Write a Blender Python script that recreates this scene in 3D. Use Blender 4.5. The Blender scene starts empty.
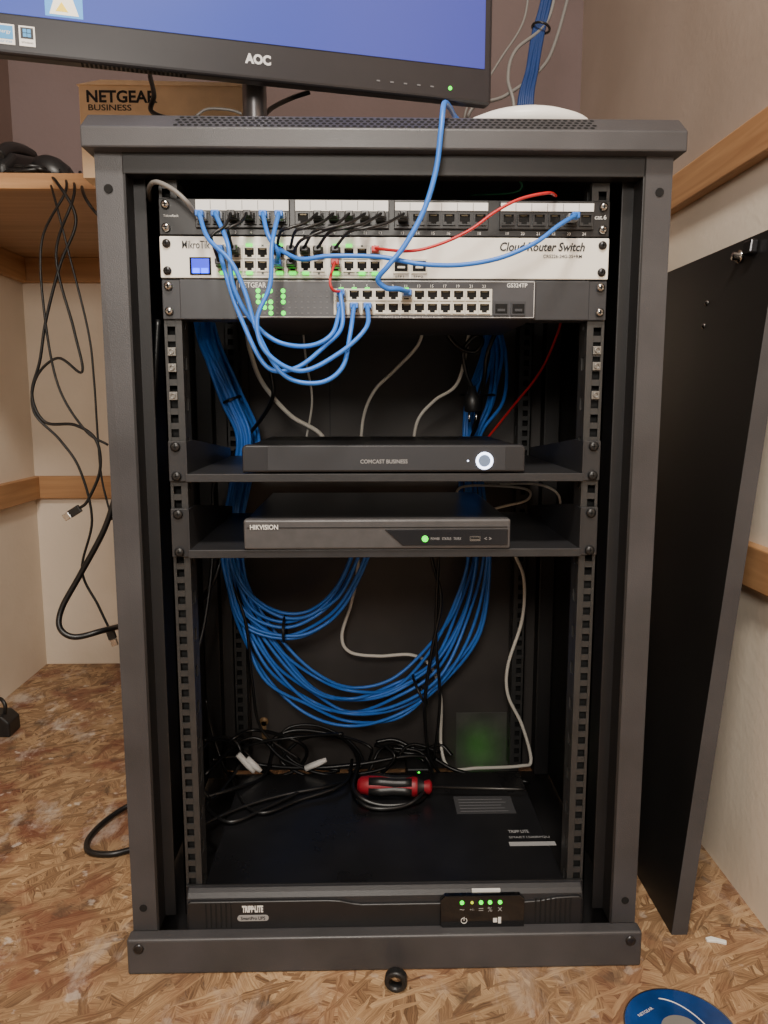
import bpy, math, random
from mathutils import Vector, Matrix
random.seed(7)
COL = bpy.context.scene.collection

# ------------------------------------------------------------------ camera
F = 769.0
CAM = Vector((-0.023, -0.84, 0.668))
PITCH = math.radians(8.2); YAW = math.radians(1.4)
fw = Vector((math.sin(YAW)*math.cos(PITCH), math.cos(YAW)*math.cos(PITCH), -math.sin(PITCH)))
rt = Vector((math.cos(YAW), -math.sin(YAW), 0))
up = rt.cross(fw)
cd = bpy.data.cameras.new("camera"); cam = bpy.data.objects.new("camera", cd); COL.objects.link(cam)
cd.sensor_fit = 'VERTICAL'; cd.sensor_height = 36; cd.lens = F/1024*36; cd.clip_start = 0.01
cam.matrix_world = Matrix.Translation(CAM) @ Matrix((rt, up, -fw)).transposed().to_4x4()
bpy.context.scene.camera = cam

# survey helpers: metric position of a measured point on a known plane
def ray(u, v): return fw + rt*((u-384)/F) - up*((v-512)/F)
def W(u, v, Y):
    d = ray(u, v); return CAM + d*((Y-CAM.y)/d.y)
def WZ(u, v, Z):
    d = ray(u, v); return CAM + d*((Z-CAM.z)/d.z)
def Zv(v, Y=0.018): return W(384, v, Y).z
def Xu(u, v, Y=0.018): return W(u, v, Y).x

# ------------------------------------------------------------------ materials
def S(r, g, b):
    f = lambda c: (c/255/12.92) if c/255 <= .04045 else ((c/255+.055)/1.055)**2.4
    return (f(r), f(g), f(b), 1)
def mat(name, col, rough=.5, metal=0, noise=0, nscale=40, bump=0, bscale=300, emit=None, estr=0, coat=0, trans=0, rvar=0):
    m = bpy.data.materials.new(name); m.use_nodes = True
    nt = m.node_tree; b = nt.nodes["Principled BSDF"]
    b.inputs["Base Color"].default_value = col
    b.inputs["Roughness"].default_value = rough
    b.inputs["Metallic"].default_value = metal
    b.inputs["Coat Weight"].default_value = coat
    b.inputs["Transmission Weight"].default_value = trans
    if emit:
        b.inputs["Emission Color"].default_value = emit; b.inputs["Emission Strength"].default_value = estr
    tc = nt.nodes.new("ShaderNodeTexCoord")
    if noise:
        n = nt.nodes.new("ShaderNodeTexNoise"); n.inputs["Scale"].default_value = nscale; n.inputs["Detail"].default_value = 7
        nt.links.new(tc.outputs["Object"], n.inputs["Vector"])
        r = nt.nodes.new("ShaderNodeValToRGB")
        r.color_ramp.elements[0].position = .3; r.color_ramp.elements[1].position = .7
        r.color_ramp.elements[0].color = tuple(c*(1-noise) for c in col[:3])+(1,)
        r.color_ramp.elements[1].color = tuple(min(1, c*(1+noise)) for c in col[:3])+(1,)
        nt.links.new(n.outputs["Fac"], r.inputs[0]); nt.links.new(r.outputs[0], b.inputs["Base Color"])
        if rvar:
            mr = nt.nodes.new("ShaderNodeMapRange"); mr.inputs["To Min"].default_value = rough-rvar; mr.inputs["To Max"].default_value = rough+rvar
            nt.links.new(n.outputs["Fac"], mr.inputs["Value"]); nt.links.new(mr.outputs[0], b.inputs["Roughness"])
    if bump:
        n2 = nt.nodes.new("ShaderNodeTexNoise"); n2.inputs["Scale"].default_value = bscale
        nt.links.new(tc.outputs["Object"], n2.inputs["Vector"])
        bp = nt.nodes.new("ShaderNodeBump"); bp.inputs["Strength"].default_value = bump; bp.inputs["Distance"].default_value = .001
        nt.links.new(n2.outputs["Fac"], bp.inputs["Height"]); nt.links.new(bp.outputs[0], b.inputs["Normal"])
    return m

M_frame = mat("frame_paint", S(62, 61, 63), .4, 0, .2, 11, .2, 900, rvar=.14)
M_inner = mat("inner_black_paint", S(22, 21, 22), .5, 0, .15, 25, .15, 900)
M_backp = mat("back_panel_paint", S(60, 56, 54), .5, 0, .24, 9, .1, 900)
M_rail = mat("rail_paint", S(50, 50, 50), .42, .1, .15, 60)
M_hole = mat("hole_black", S(6, 6, 6), .9)
M_black = mat("black_plastic", S(25, 25, 26), .4, 0, .1, 50)
M_blackc = mat("black_cable_pvc", S(17, 17, 18), .38)
M_gloss = mat("gloss_black", S(12, 12, 14), .12, coat=.6)
M_shelf = mat("shelf_steel_paint", S(40, 40, 42), .42, 0, .15, 40, .1, 700)
M_chrome = mat("chrome", S(190, 188, 184), .22, 1)
M_nut = mat("cage_nut_steel", S(130, 128, 124), .4, .8)
M_screw = mat("dark_screw", S(70, 70, 72), .3, .9)
M_blue = mat("blue_cable_pvc", S(50, 118, 214), .38, 0, .06, 60)
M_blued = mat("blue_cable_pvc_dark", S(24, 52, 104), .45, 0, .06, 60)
M_red = mat("red_cable_pvc", S(190, 35, 38), .4)
M_green = mat("green_wire", S(30, 110, 80), .4)
M_whitec = mat("white_cable_pvc", S(222, 218, 208), .45)
M_greyc = mat("grey_cable_pvc", S(120, 118, 115), .45)
M_mtik = mat("cream_enamel", S(240, 236, 226), .42, 0, .03, 30)
M_ngr = mat("dark_grey_enamel", S(58, 58, 62), .42, 0, .08, 50)
M_ngr2 = mat("charcoal_enamel", S(46, 47, 51), .4, 0, .08, 50)
M_white = mat("white_print", S(225, 225, 222), .5)
M_offw = mat("white_plastic", S(236, 234, 228), .4)
M_dkprint = mat("dark_print", S(20, 22, 28), .5)
M_gprint = mat("grey_print", S(150, 150, 150), .5)
M_gdim = mat("dim_grey_print", S(100, 100, 102), .5)
M_port = mat("port_shell", S(212, 207, 194), .4, .1)
M_portb = mat("port_shell_black", S(34, 34, 35), .4)
M_gold = mat("socket_contacts", S(74, 64, 42), .4, .5)
M_clear = mat("clear_plug", S(150, 156, 162), .25, trans=.3)
M_ledg = mat("led_green", S(20, 200, 30), .4, emit=(.03, 1, .03, 1), estr=2.2)
M_ledo = mat("led_off", S(60, 66, 58), .4)
M_ledb = mat("lcd_blue", S(5, 20, 255), .4, emit=(.0, .06, 1, 1), estr=5)
M_lcd = mat("lcd_lit", S(5, 14, 120), .3, emit=(.0, .02, 1, 1), estr=1.6)
M_ledw = mat("ring_light", S(230, 235, 255), .4, emit=S(215, 228, 255), estr=5)
M_icon = mat("screen_icon", S(220, 210, 180), .4, emit=S(232, 232, 232), estr=.9)
M_icony = mat("screen_icon_yellow", S(220, 190, 40), .4, emit=S(235, 200, 40), estr=.9)
M_iconb = mat("screen_icon_blue", S(60, 130, 190), .4, emit=S(60, 150, 220), estr=.9)
M_card = mat("cardboard", S(226, 198, 164), .85, 0, .06, 60, .2, 300)
M_cardd = mat("cardboard_flap", S(234, 208, 176), .85, 0, .06, 60)
M_cyan = mat("sticker_blue", S(60, 150, 210), .45)
M_redgrip = mat("red_handle", S(132, 18, 32), .45, 0, .08, 50)
M_disc = mat("disc_blue", S(20, 58, 118), .15, 0, .45, 18, coat=.9)
M_tag = mat("paper_tag", S(238, 236, 232), .6)
M_sticker = mat("grey_sticker", S(58, 58, 60), .45)
M_brass = mat("bare_plate", S(150, 120, 85), .5, .3)

# monitor picture: soft blue gradient shown by the display itself
M_screen = mat("screen_glow", S(20, 26, 80), .25)
_nt = M_screen.node_tree; _b = _nt.nodes["Principled BSDF"]
_tc = _nt.nodes.new("ShaderNodeTexCoord"); _sx = _nt.nodes.new("ShaderNodeSeparateXYZ"); _nt.links.new(_tc.outputs["Generated"], _sx.inputs[0])
_r = _nt.nodes.new("ShaderNodeValToRGB"); _nt.links.new(_sx.outputs["X"], _r.inputs[0])
_r.color_ramp.elements[0].color = S(92, 112, 206); _r.color_ramp.elements[1].color = S(82, 86, 176)
_nt.links.new(_r.outputs[0], _b.inputs["Emission Color"]); _b.inputs["Emission Strength"].default_value = 1.0

def wood_mat(name, c1, c2, ax=0):
    m = bpy.data.materials.new(name); m.use_nodes = True
    nt = m.node_tree; b = nt.nodes["Principled BSDF"]; b.inputs["Roughness"].default_value = .6
    tc = nt.nodes.new("ShaderNodeTexCoord"); mp = nt.nodes.new("ShaderNodeMapping")
    sc = [60, 60, 60]; sc[ax] = 3; mp.inputs["Scale"].default_value = sc
    n = nt.nodes.new("ShaderNodeTexNoise"); n.inputs["Scale"].default_value = 1; n.inputs["Detail"].default_value = 6; n.inputs["Distortion"].default_value = .6
    r = nt.nodes.new("ShaderNodeValToRGB")
    r.color_ramp.elements[0].position = .35; r.color_ramp.elements[1].position = .68
    r.color_ramp.elements[0].color = c1; r.color_ramp.elements[1].color = c2
    L = nt.links.new
    L(tc.outputs["Object"], mp.inputs[0]); L(mp.outputs[0], n.inputs["Vector"]); L(n.outputs["Fac"], r.inputs[0]); L(r.outputs[0], b.inputs["Base Color"])
    return m
M_woodx = wood_mat("pine_strip", S(164, 120, 80), S(190, 146, 102), 0)
M_woody = wood_mat("pine_strip_deep", S(164, 120, 80), S(190, 146, 102), 1)
M_shelfw = wood_mat("plywood_shelf", S(150, 116, 84), S(170, 134, 102), 0)

def wall_mat(name, low, high_dim, zsplit, stain=.06):  # darker colour above the trim imitates dimmer light on the upper walls
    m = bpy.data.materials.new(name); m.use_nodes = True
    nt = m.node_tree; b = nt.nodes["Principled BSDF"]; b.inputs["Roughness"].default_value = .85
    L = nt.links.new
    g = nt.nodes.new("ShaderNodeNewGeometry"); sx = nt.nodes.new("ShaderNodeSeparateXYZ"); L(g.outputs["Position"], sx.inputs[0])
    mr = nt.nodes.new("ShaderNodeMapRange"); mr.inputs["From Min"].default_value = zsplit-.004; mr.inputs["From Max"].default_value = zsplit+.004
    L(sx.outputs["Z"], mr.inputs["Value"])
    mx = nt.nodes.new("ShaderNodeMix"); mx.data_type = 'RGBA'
    L(mr.outputs[0], mx.inputs["Factor"]); mx.inputs[6].default_value = low; mx.inputs[7].default_value = high_dim
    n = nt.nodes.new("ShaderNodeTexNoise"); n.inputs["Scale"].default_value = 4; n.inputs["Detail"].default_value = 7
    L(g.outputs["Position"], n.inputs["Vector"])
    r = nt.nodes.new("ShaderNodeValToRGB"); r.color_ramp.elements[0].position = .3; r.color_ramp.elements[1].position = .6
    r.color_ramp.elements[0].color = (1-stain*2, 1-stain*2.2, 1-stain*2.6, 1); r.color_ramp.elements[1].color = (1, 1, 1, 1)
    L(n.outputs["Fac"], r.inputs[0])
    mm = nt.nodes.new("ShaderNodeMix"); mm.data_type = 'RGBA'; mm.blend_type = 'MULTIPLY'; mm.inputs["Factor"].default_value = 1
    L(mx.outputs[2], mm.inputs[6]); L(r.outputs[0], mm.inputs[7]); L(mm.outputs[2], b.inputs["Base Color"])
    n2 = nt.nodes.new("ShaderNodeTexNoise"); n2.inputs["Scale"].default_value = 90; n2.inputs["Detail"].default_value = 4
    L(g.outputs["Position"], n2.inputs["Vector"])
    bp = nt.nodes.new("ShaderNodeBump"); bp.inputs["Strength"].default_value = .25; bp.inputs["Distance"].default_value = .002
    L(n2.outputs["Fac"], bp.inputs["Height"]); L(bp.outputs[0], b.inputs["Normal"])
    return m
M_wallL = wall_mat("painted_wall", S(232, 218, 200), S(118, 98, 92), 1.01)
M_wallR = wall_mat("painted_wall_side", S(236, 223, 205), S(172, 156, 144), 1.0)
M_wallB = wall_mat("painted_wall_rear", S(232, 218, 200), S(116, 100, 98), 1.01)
M_ceil = mat("ceiling_paint", S(200, 195, 190), .9)

def osb_mat():
    m = bpy.data.materials.new("strand_board"); m.use_nodes = True
    nt = m.node_tree; b = nt.nodes["Principled BSDF"]; b.inputs["Roughness"].default_value = .58
    L = nt.links.new; N = nt.nodes.new
    g = N("ShaderNodeNewGeometry")
    nd = N("ShaderNodeTexNoise"); nd.inputs["Scale"].default_value = 60; nd.inputs["Detail"].default_value = 4
    L(g.outputs["Position"], nd.inputs["Vector"])
    vs = N("ShaderNodeVectorMath"); vs.operation = 'SCALE'; vs.inputs["Scale"].default_value = .006; L(nd.outputs["Color"], vs.inputs[0])
    va = N("ShaderNodeVectorMath"); va.operation = 'ADD'; L(g.outputs["Position"], va.inputs[0]); L(vs.outputs[0], va.inputs[1])
    layers = []
    for li, rot in enumerate((4, 28, 62, 95, 128, 158)):
        vr = N("ShaderNodeVectorRotate"); vr.rotation_type = 'Z_AXIS'; vr.inputs["Angle"].default_value = math.radians(rot); L(va.outputs[0], vr.inputs["Vector"])
        vm = N("ShaderNodeVectorMath"); vm.operation = 'MULTIPLY_ADD'; vm.inputs[1].default_value = (15+li, 78+li*8, 0); vm.inputs[2].default_value = (li*3.3, li*7.1, 0); L(vr.outputs[0], vm.inputs[0])
        vo = N("ShaderNodeTexVoronoi"); vo.inputs["Scale"].default_value = 1; L(vm.outputs[0], vo.inputs["Vector"])
        vg = N("ShaderNodeVectorMath"); vg.operation = 'MULTIPLY'; vg.inputs[1].default_value = (22, 520, 0); L(vr.outputs[0], vg.inputs[0])
        gn = N("ShaderNodeTexNoise"); gn.inputs["Scale"].default_value = 1; gn.inputs["Detail"].default_value = 4; L(vg.outputs[0], gn.inputs["Vector"])
        sp = N("ShaderNodeSeparateColor"); L(vo.outputs["Color"], sp.inputs[0])
        ad = N("ShaderNodeMath"); ad.operation = 'MULTIPLY_ADD'; ad.inputs[1].default_value = .8; L(gn.outputs["Fac"], ad.inputs[0])
        ml = N("ShaderNodeMath"); ml.operation = 'MULTIPLY'; ml.inputs[1].default_value = .36; L(sp.outputs[0], ml.inputs[0]); L(ml.outputs[0], ad.inputs[2])
        layers.append((ad.outputs[0], sp.outputs[1]))
    cur = layers[0][0]
    for (val, pick), th in zip(layers[1:], (.55, .6, .66, .72, .78)):
        gt = N("ShaderNodeMath"); gt.operation = 'GREATER_THAN'; gt.inputs[1].default_value = th; L(pick, gt.inputs[0])
        mx = N("ShaderNodeMix"); L(gt.outputs[0], mx.inputs[0]); L(cur, mx.inputs[2]); L(val, mx.inputs[3]); cur = mx.outputs[0]
    r = N("ShaderNodeValToRGB"); e = r.color_ramp.elements
    e[0].position = .24; e[0].color = S(70, 48, 32); e[1].position = .9; e[1].color = S(198, 168, 128)
    x = e.new(.44); x.color = S(124, 94, 66); x = e.new(.62); x.color = S(160, 128, 94)
    L(cur, r.inputs[0])
    col = r.outputs[0]
    sxp = N("ShaderNodeSeparateXYZ"); L(g.outputs["Position"], sxp.inputs[0])
    lm = N("ShaderNodeMapRange"); lm.inputs["From Min"].default_value = -.25; lm.inputs["From Max"].default_value = -.5; lm.inputs["To Min"].default_value = .4; L(sxp.outputs["X"], lm.inputs["Value"])
    def layer(col, scale, off, p0, p1, c, amt, detail=7, rough=.6, mul=(1, 1, 1), left=False):
        of = N("ShaderNodeVectorMath"); of.operation = 'MULTIPLY_ADD'; of.inputs[1].default_value = mul; of.inputs[2].default_value = off; L(g.outputs["Position"], of.inputs[0])
        n1 = N("ShaderNodeTexNoise"); n1.inputs["Scale"].default_value = scale; n1.inputs["Detail"].default_value = detail; n1.inputs["Roughness"].default_value = rough; L(of.outputs[0], n1.inputs["Vector"])
        r1 = N("ShaderNodeValToRGB"); r1.color_ramp.elements[0].position = p0; r1.color_ramp.elements[1].position = p1; r1.color_ramp.elements[1].color = (amt, amt, amt, 1); L(n1.outputs["Fac"], r1.inputs[0])
        fac = r1.outputs[0]
        if left:
            mu = N("ShaderNodeMath"); mu.operation = 'MULTIPLY'; L(fac, mu.inputs[0]); L(lm.outputs[0], mu.inputs[1]); fac = mu.outputs[0]
        m1 = N("ShaderNodeMix"); m1.data_type = 'RGBA'; L(fac, m1.inputs[0]); L(col, m1.inputs[6]); m1.inputs[7].default_value = c
        return m1.outputs[2]
    col = layer(col, 3.2, (0.3, 1.2, 0), .40, .60, S(108, 86, 66), .4)
    col = layer(col, 9, (1.7, .4, 0), .50, .60, S(108, 50, 38), .6, left=True)
    col = layer(col, 14, (5.1, 2.2, 0), .58, .65, S(60, 50, 42), .55)
    col = layer(col, 11, (3.1, 7.7, 0), .54, .64, S(204, 194, 182), .55, 10, .72, (1, .5, 1), left=True)
    col = layer(col, 30, (8.1, 4.7, 0), .65, .69, S(206, 196, 184), .6, 5, .5, left=True)
    L(col, b.inputs["Base Color"])
    bp = N("ShaderNodeBump"); bp.inputs["Strength"].default_value = .4; bp.inputs["Distance"].default_value = .0012
    L(cur, bp.inputs["Height"]); L(bp.outputs[0], b.inputs["Normal"])
    return m
M_osb = osb_mat()

# ------------------------------------------------------------------ mesh builder
class MB:
    def __init__(s): s.v = []; s.f = []; s.m = []; s.sm = []
    def add(s, vs, fs, m=0, smooth=False):
        o = len(s.v); s.v += [Vector(p) for p in vs]
        for f in fs: s.f.append([i+o for i in f]); s.m.append(m); s.sm.append(smooth)
        return s
    def box(s, x0, x1, y0, y1, z0, z1, m=0):
        if x0 > x1: x0, x1 = x1, x0
        if z0 > z1: z0, z1 = z1, z0
        if y0 > y1: y0, y1 = y1, y0
        vs = [(x, y, z) for z in (z0, z1) for y in (y0, y1) for x in (x0, x1)]
        return s.add(vs, [(0, 2, 3, 1), (4, 5, 7, 6), (0, 1, 5, 4), (2, 6, 7, 3), (0, 4, 6, 2), (1, 3, 7, 5)], m)
    def prism(s, poly, a, b, axis='y', m=0, smooth=False):
        n = len(poly)
        def mk(p, t):
            return {'y': (p[0], t, p[1]), 'x': (t, p[0], p[1]), 'z': (p[0], p[1], t)}[axis]
        vs = [mk(p, a) for p in poly]+[mk(p, b) for p in poly]
        s.add(vs, [tuple(range(n)), tuple(range(2*n-1, n-1, -1))], m)
        s.add(vs, [(i, (i+1) % n, n+(i+1) % n, n+i) for i in range(n)], m, smooth)
        return s
    def revolve(s, prof, origin, d, m=0, seg=20, smooth=True, mats=None):
        d = Vector(d).normalized(); a = Vector((0, 0, 1)) if abs(d.z) < .9 else Vector((1, 0, 0))
        p = d.cross(a).normalized(); q = d.cross(p); o = Vector(origin)
        vs = []
        for (t, r) in prof:
            for k in range(seg):
                an = 2*math.pi*k/seg; vs.append(o+d*t+(p*math.cos(an)+q*math.sin(an))*r)
        for i in range(len(prof)-1):
            fs = [(i*seg+k, i*seg+(k+1) % seg, (i+1)*seg+(k+1) % seg, (i+1)*seg+k) for k in range(seg)]
            s.add(vs[i*seg:(i+2)*seg], [tuple(j-i*seg for j in f) for f in fs], mats[i] if mats else m, smooth)
        return s
    def cyl(s, c, d, r, h, m=0, seg=20):
        return s.revolve([(0, 0.00001), (0, r), (h, r), (h, 0.00001)], c, d, m, seg, False)
    def tube(s, pts, r, m=0, seg=8, closed=False):
        n = len(pts); pts = [Vector(p) for p in pts]
        prev = None; rings = []
        for i in range(n):
            if closed: t = (pts[(i+1) % n]-pts[i-1]).normalized()
            else: t = (pts[min(i+1, n-1)]-pts[max(i-1, 0)]).normalized()
            if prev is None:
                a = Vector((0, 0, 1)) if abs(t.z) < .9 else Vector((1, 0, 0)); p = t.cross(a).normalized()
            else:
                p = (prev-t*prev.dot(t)).normalized()
            prev = p; q = t.cross(p)
            rings.append([pts[i]+(p*math.cos(2*math.pi*k/seg)+q*math.sin(2*math.pi*k/seg))*r for k in range(seg)])
        vs = [v for rr in rings for v in rr]; fs = []
        for i in range(n if closed else n-1):
            j = (i+1) % n
            for k in range(seg): fs.append((i*seg+k, i*seg+(k+1) % seg, j*seg+(k+1) % seg, j*seg+k))
        s.add(vs, fs, m, True)
        if not closed: s.add(rings[0], [tuple(range(seg))], m); s.add(rings[-1], [tuple(range(seg))], m)
        return s
    def text(s, body, c, w=None, h=None, m=0, plane='front', bold=0, rot=0, shear=0):
        cu = bpy.data.curves.new("t", 'FONT'); cu.body = body; cu.size = 1; cu.offset = bold; cu.resolution_u = 3; cu.shear = shear
        ob = bpy.data.objects.new("t", cu); me = bpy.data.meshes.new_from_object(ob)
        vs = [v.co.copy() for v in me.vertices]; fs = [tuple(p.vertices) for p in me.polygons]
        x0 = min(v.x for v in vs); x1 = max(v.x for v in vs); y0 = min(v.y for v in vs); y1 = max(v.y for v in vs)
        sx = (w/(x1-x0)) if w else None; sy = (h/(y1-y0)) if h else None
        if sx is None: sx = sy
        if sy is None: sy = sx
        cx = (x0+x1)/2; cy = (y0+y1)/2; R = Matrix.Rotation(rot, 3, 'Z'); c = Vector(c); out = []
        for v in vs:
            p = R @ Vector(((v.x-cx)*sx, (v.y-cy)*sy, 0))
            out.append(c+(Vector((p.x, 0, p.y)) if plane == 'front' else Vector((p.x, p.y, 0))))
        s.add(out, fs, m)
        bpy.data.objects.remove(ob); bpy.data.curves.remove(cu); bpy.data.meshes.remove(me)
        return s
    def frame(s, xa, xb, y, za, zb, e=.0005, m=0):
        for bx in ((xa, xb, za, za+e), (xa, xb, zb-e, zb), (xa, xa+e, za, zb), (xb-e, xb, za, zb)):
            s.add([(bx[0], y, bx[2]), (bx[1], y, bx[2]), (bx[1], y, bx[3]), (bx[0], y, bx[3])], [(0, 1, 2, 3)], m)
        return s
    def done(s, name, mats, thing=None, bevel=0, segs=2, label=None, cat=None, group=None, kind=None, flat=False):
        me = bpy.data.meshes.new(name)
        lo = Vector([min(v[i] for v in s.v) for i in range(3)]); hi = Vector([max(v[i] for v in s.v) for i in range(3)])
        c = (lo+hi)/2
        if thing is None: c.z = lo.z
        me.from_pydata([tuple(v-c) for v in s.v], [], s.f)
        for mt in (mats if isinstance(mats, (list, tuple)) else [mats]): me.materials.append(mt)
        for i, p in enumerate(me.polygons): p.material_index = s.m[i]; p.use_smooth = s.sm[i]
        if not flat:
            import bmesh
            bm = bmesh.new(); bm.from_mesh(me); bmesh.ops.remove_doubles(bm, verts=bm.verts, dist=1e-6)
            bmesh.ops.recalc_face_normals(bm, faces=bm.faces); bm.to_mesh(me); bm.free()
        ob = bpy.data.objects.new(name, me); COL.objects.link(ob)
        if thing is not None:
            ob.parent = thing; ob.location = c-Vector(thing["o"])
        else: ob.location = c
        if bevel:
            b = ob.modifiers.new("bevel", 'BEVEL'); b.width = bevel; b.segments = segs; b.limit_method = 'ANGLE'; b.angle_limit = math.radians(35)
        if label: ob["label"] = label
        if cat: ob["category"] = cat
        if group: ob["group"] = group
        if kind: ob["kind"] = kind
        return ob

def thing(name, label, cat, loc, group=None):
    e = bpy.data.objects.new(name, None); e.empty_display_size = .02; COL.objects.link(e)
    e.location = loc; e["label"] = label; e["category"] = cat; e["o"] = list(loc)
    if group: e["group"] = group
    return e

def crom(P, n=9):
    P = [Vector(p) for p in P]; Q = [P[0]*2-P[1]]+P+[P[-1]*2-P[-2]]; out = []
    for i in range(1, len(Q)-2):
        for k in range(n):
            t = k/n; a, b, c, d = Q[i-1], Q[i], Q[i+1], Q[i+2]
            out.append(.5*((2*b)+(c-a)*t+(2*a-5*b+4*c-d)*t*t+(3*b-a-3*c+d)*t**3))
    out.append(P[-1]); return out
def pos(p):
    if len(p) == 4: return WZ(p[0], p[1], p[3])
    return W(*p)

# ------------------------------------------------------------------ room
def wall(name, x0, x1, y0, y1, z0, z1, m):
    return MB().box(x0, x1, y0, y1, z0, z1).done(name, m, kind="structure")
XL, XR, YB, ZC = -0.842, 0.487, 1.08, 2.3
wall("floor", XL-.05, XR+.05, -1.7, YB+.05, -.05, 0, M_osb)
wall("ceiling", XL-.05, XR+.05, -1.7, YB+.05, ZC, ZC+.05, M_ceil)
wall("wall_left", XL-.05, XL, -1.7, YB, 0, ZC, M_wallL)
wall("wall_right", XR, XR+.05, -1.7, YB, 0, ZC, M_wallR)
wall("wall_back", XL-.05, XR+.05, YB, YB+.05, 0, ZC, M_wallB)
def trim(i, *a):
    m = a[-1]; MB().box(*a[:-1]).done("trim_%d" % i, m, bevel=.002, kind="structure")
trim(1, XL, XR, YB-.018, YB, .43, .485, M_woodx)
trim(2, XL, XL+.018, -1.0, YB-.018, .43, .485, M_woody)
trim(3, XR-.018, XR, .06, YB-.018, .43, .485, M_woody)
trim(4, XL, -.3, YB-.018, YB, .948, 1.004, M_woodx)
trim(5, XL, XL+.018, .46, YB-.018, .948, 1.004, M_woody)
trim(6, XR-.018, XR, -1.0, YB-.018, .972, 1.025, M_woody)
trim(7, XR-.018, XR, -1.0, .04, .425, .478, M_woody)

# wooden shelf
sh = thing("wall_shelf", "plywood wall shelf resting on pine battens", "shelf", (-.58, .77, 1.004))
MB().box(XL, -.32, .46, YB, 1.004, 1.022).done("shelf_board", M_shelfw, sh, bevel=.001)
MB().box(XL, -.32, .448, .46, 1.0, 1.024).done("edge_strip", M_woodx, sh, bevel=.001)

# ------------------------------------------------------------------ rack cabinet
ZCAP = .9605
rk = thing("equipment_rack", "open dark grey steel network rack cabinet on strand board", "rack cabinet", (0, .225, 0))
MB().prism([(-.016, .921), (-.016, .941), (.008, .9595), (.012, ZCAP), (.455, ZCAP), (.455, .921)], -.308, .308, 'x').done("top_cover", M_frame, rk, bevel=.0018, segs=2)
pf = MB()
nrm = Vector((0, -.0185, .024)).normalized(); sl = Vector((0, .024, .0185)).normalized(); base = Vector((0, -.016, .941))
for row in range(4):
    t = .004+row*.0068
    n = 62
    for k in range(n):
        x = -.213+.43*(k+(.5 if row % 2 else 0))/n
        c = base+sl*t+nrm*.0004+Vector((x, 0, 0))
        vs = [c+Vector((1, 0, 0))*math.cos(a*math.pi/3+.52)*.0026+sl*math.sin(a*math.pi/3+.52)*.0026 for a in range(6)]
        pf.add(vs, [tuple(range(6))])
pf.done("vent_holes", M_hole, rk, flat=True)
for sx in (-1, 1):
    p = MB()
    xo, xi = .300*sx, .272*sx
    p.box(xo, xi, 0, .003, .045, .922)
    p.box(xi, xi-.003*sx, 0, .03, .045, .922, 1)
    p.box(xo, xo-.003*sx, 0, .05, .045, .922)
    p.box(xi, .256*sx, .027, .03, .045, .922, 1)
    p.done("front_post", [M_frame, M_inner], rk, bevel=.0012)
    for z in (.885, .075):
        MB().cyl((.287*sx, -.0004, z), (0, -1, 0), .0045, .0006).done("post_hole", M_hole, rk)
    MB().box(.299*sx, .2965*sx, .05, .449, .02, .922).done("side_panel", M_inner, rk)
    MB().box(.296*sx, .27*sx, .42, .449, .02, .92).done("rear_post", M_inner, rk, bevel=.002)
    MB().revolve([(0, .006), (.001, .006), (.002, .004), (.0021, .00001)], (.29*sx, -.016, .034), (0, -1, 0)).done("base_screw", M_screw, rk)
MB().box(-.272, .272, 0, .02, .900, .922).done("top_crossbar", M_inner, rk, bevel=.001)
MB().box(-.297, .297, .4495, .452, .02, .92).done("back_panel", M_backp, rk)
a = W(250, 440, .449); b = W(330, 345, .449)
k = MB()
for bb in ((a.x, b.x, a.z, a.z+.002), (a.x, b.x, b.z-.002, b.z), (a.x, a.x+.002, a.z, b.z), (b.x-.002, b.x, a.z, b.z)):
    k.box(bb[0], bb[1], .4484, .4494, bb[2], bb[3])
k.done("knockout_outline", M_inner, rk)
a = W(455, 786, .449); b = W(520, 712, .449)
MB().box(a.x, b.x, .4482, .4494, a.z, b.z).done("reflector_plate", mat("plate_grey", S(74, 73, 70), .5, 0, .35, 22), rk, bevel=.0005)  # plate added in lighter paint so it reflects more of the green light
kp = W(264, 728, .449)
MB().revolve([(0, .00001), (0, .008), (.0006, .008), (.0006, .00001)], (kp.x, .4492, kp.z+.012), (0, -1, 0)).box(kp.x-.004, kp.x+.004, .4486, .4492, kp.z-.02, kp.z+.012).done("keyhole_slot", M_brass, rk)
b = MB(); b.box(-.304, .304, -.016, .003, 0, .045); b.box(-.304, .304, .003, .45, 0, .014, 1)
b.done("base_frame", [M_frame, M_inner], rk, bevel=.003, segs=3)
def rail(sx, y, z0=.05, z1=.90, deep=.03, name="mounting_rail", mm=M_rail):
    r = MB(); xi, xo = .224, .243
    r.box(xi*sx, (xi+.0052)*sx, y, y+.002, z0, z1); r.box((xo-.0052)*sx, xo*sx, y, y+.002, z0, z1)
    pitch = .015875; z = z0
    while z+pitch < z1:
        r.box((xi+.005)*sx, (xo-.005)*sx, y, y+.002, z, z+.0068); z += pitch
    r.box((xi+.005)*sx, (xo-.005)*sx, y, y+.002, z, z1)
    r.box(xi*sx, (xi-.002)*sx, y, y+.008, z0, z1); r.box(xi*sx, (xi-.002)*sx, y+.018, y+deep, z0, z1)
    z = z0
    while z+.04445 < z1:
        r.box(xi*sx, (xi-.002)*sx, y+.008, y+.018, z, z+.03); z += .04445
    r.box(xo*sx, (xo-.002)*sx, y, y+deep, z0, z1)
    r.box((xi-.002)*sx, xo*sx, y+.012, y+.013, z0, z1, 1)
    return r.done(name, [mm, M_hole], rk)
for sx in (-1, 1):
    rail(sx, .022); rail(sx, .395)
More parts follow.
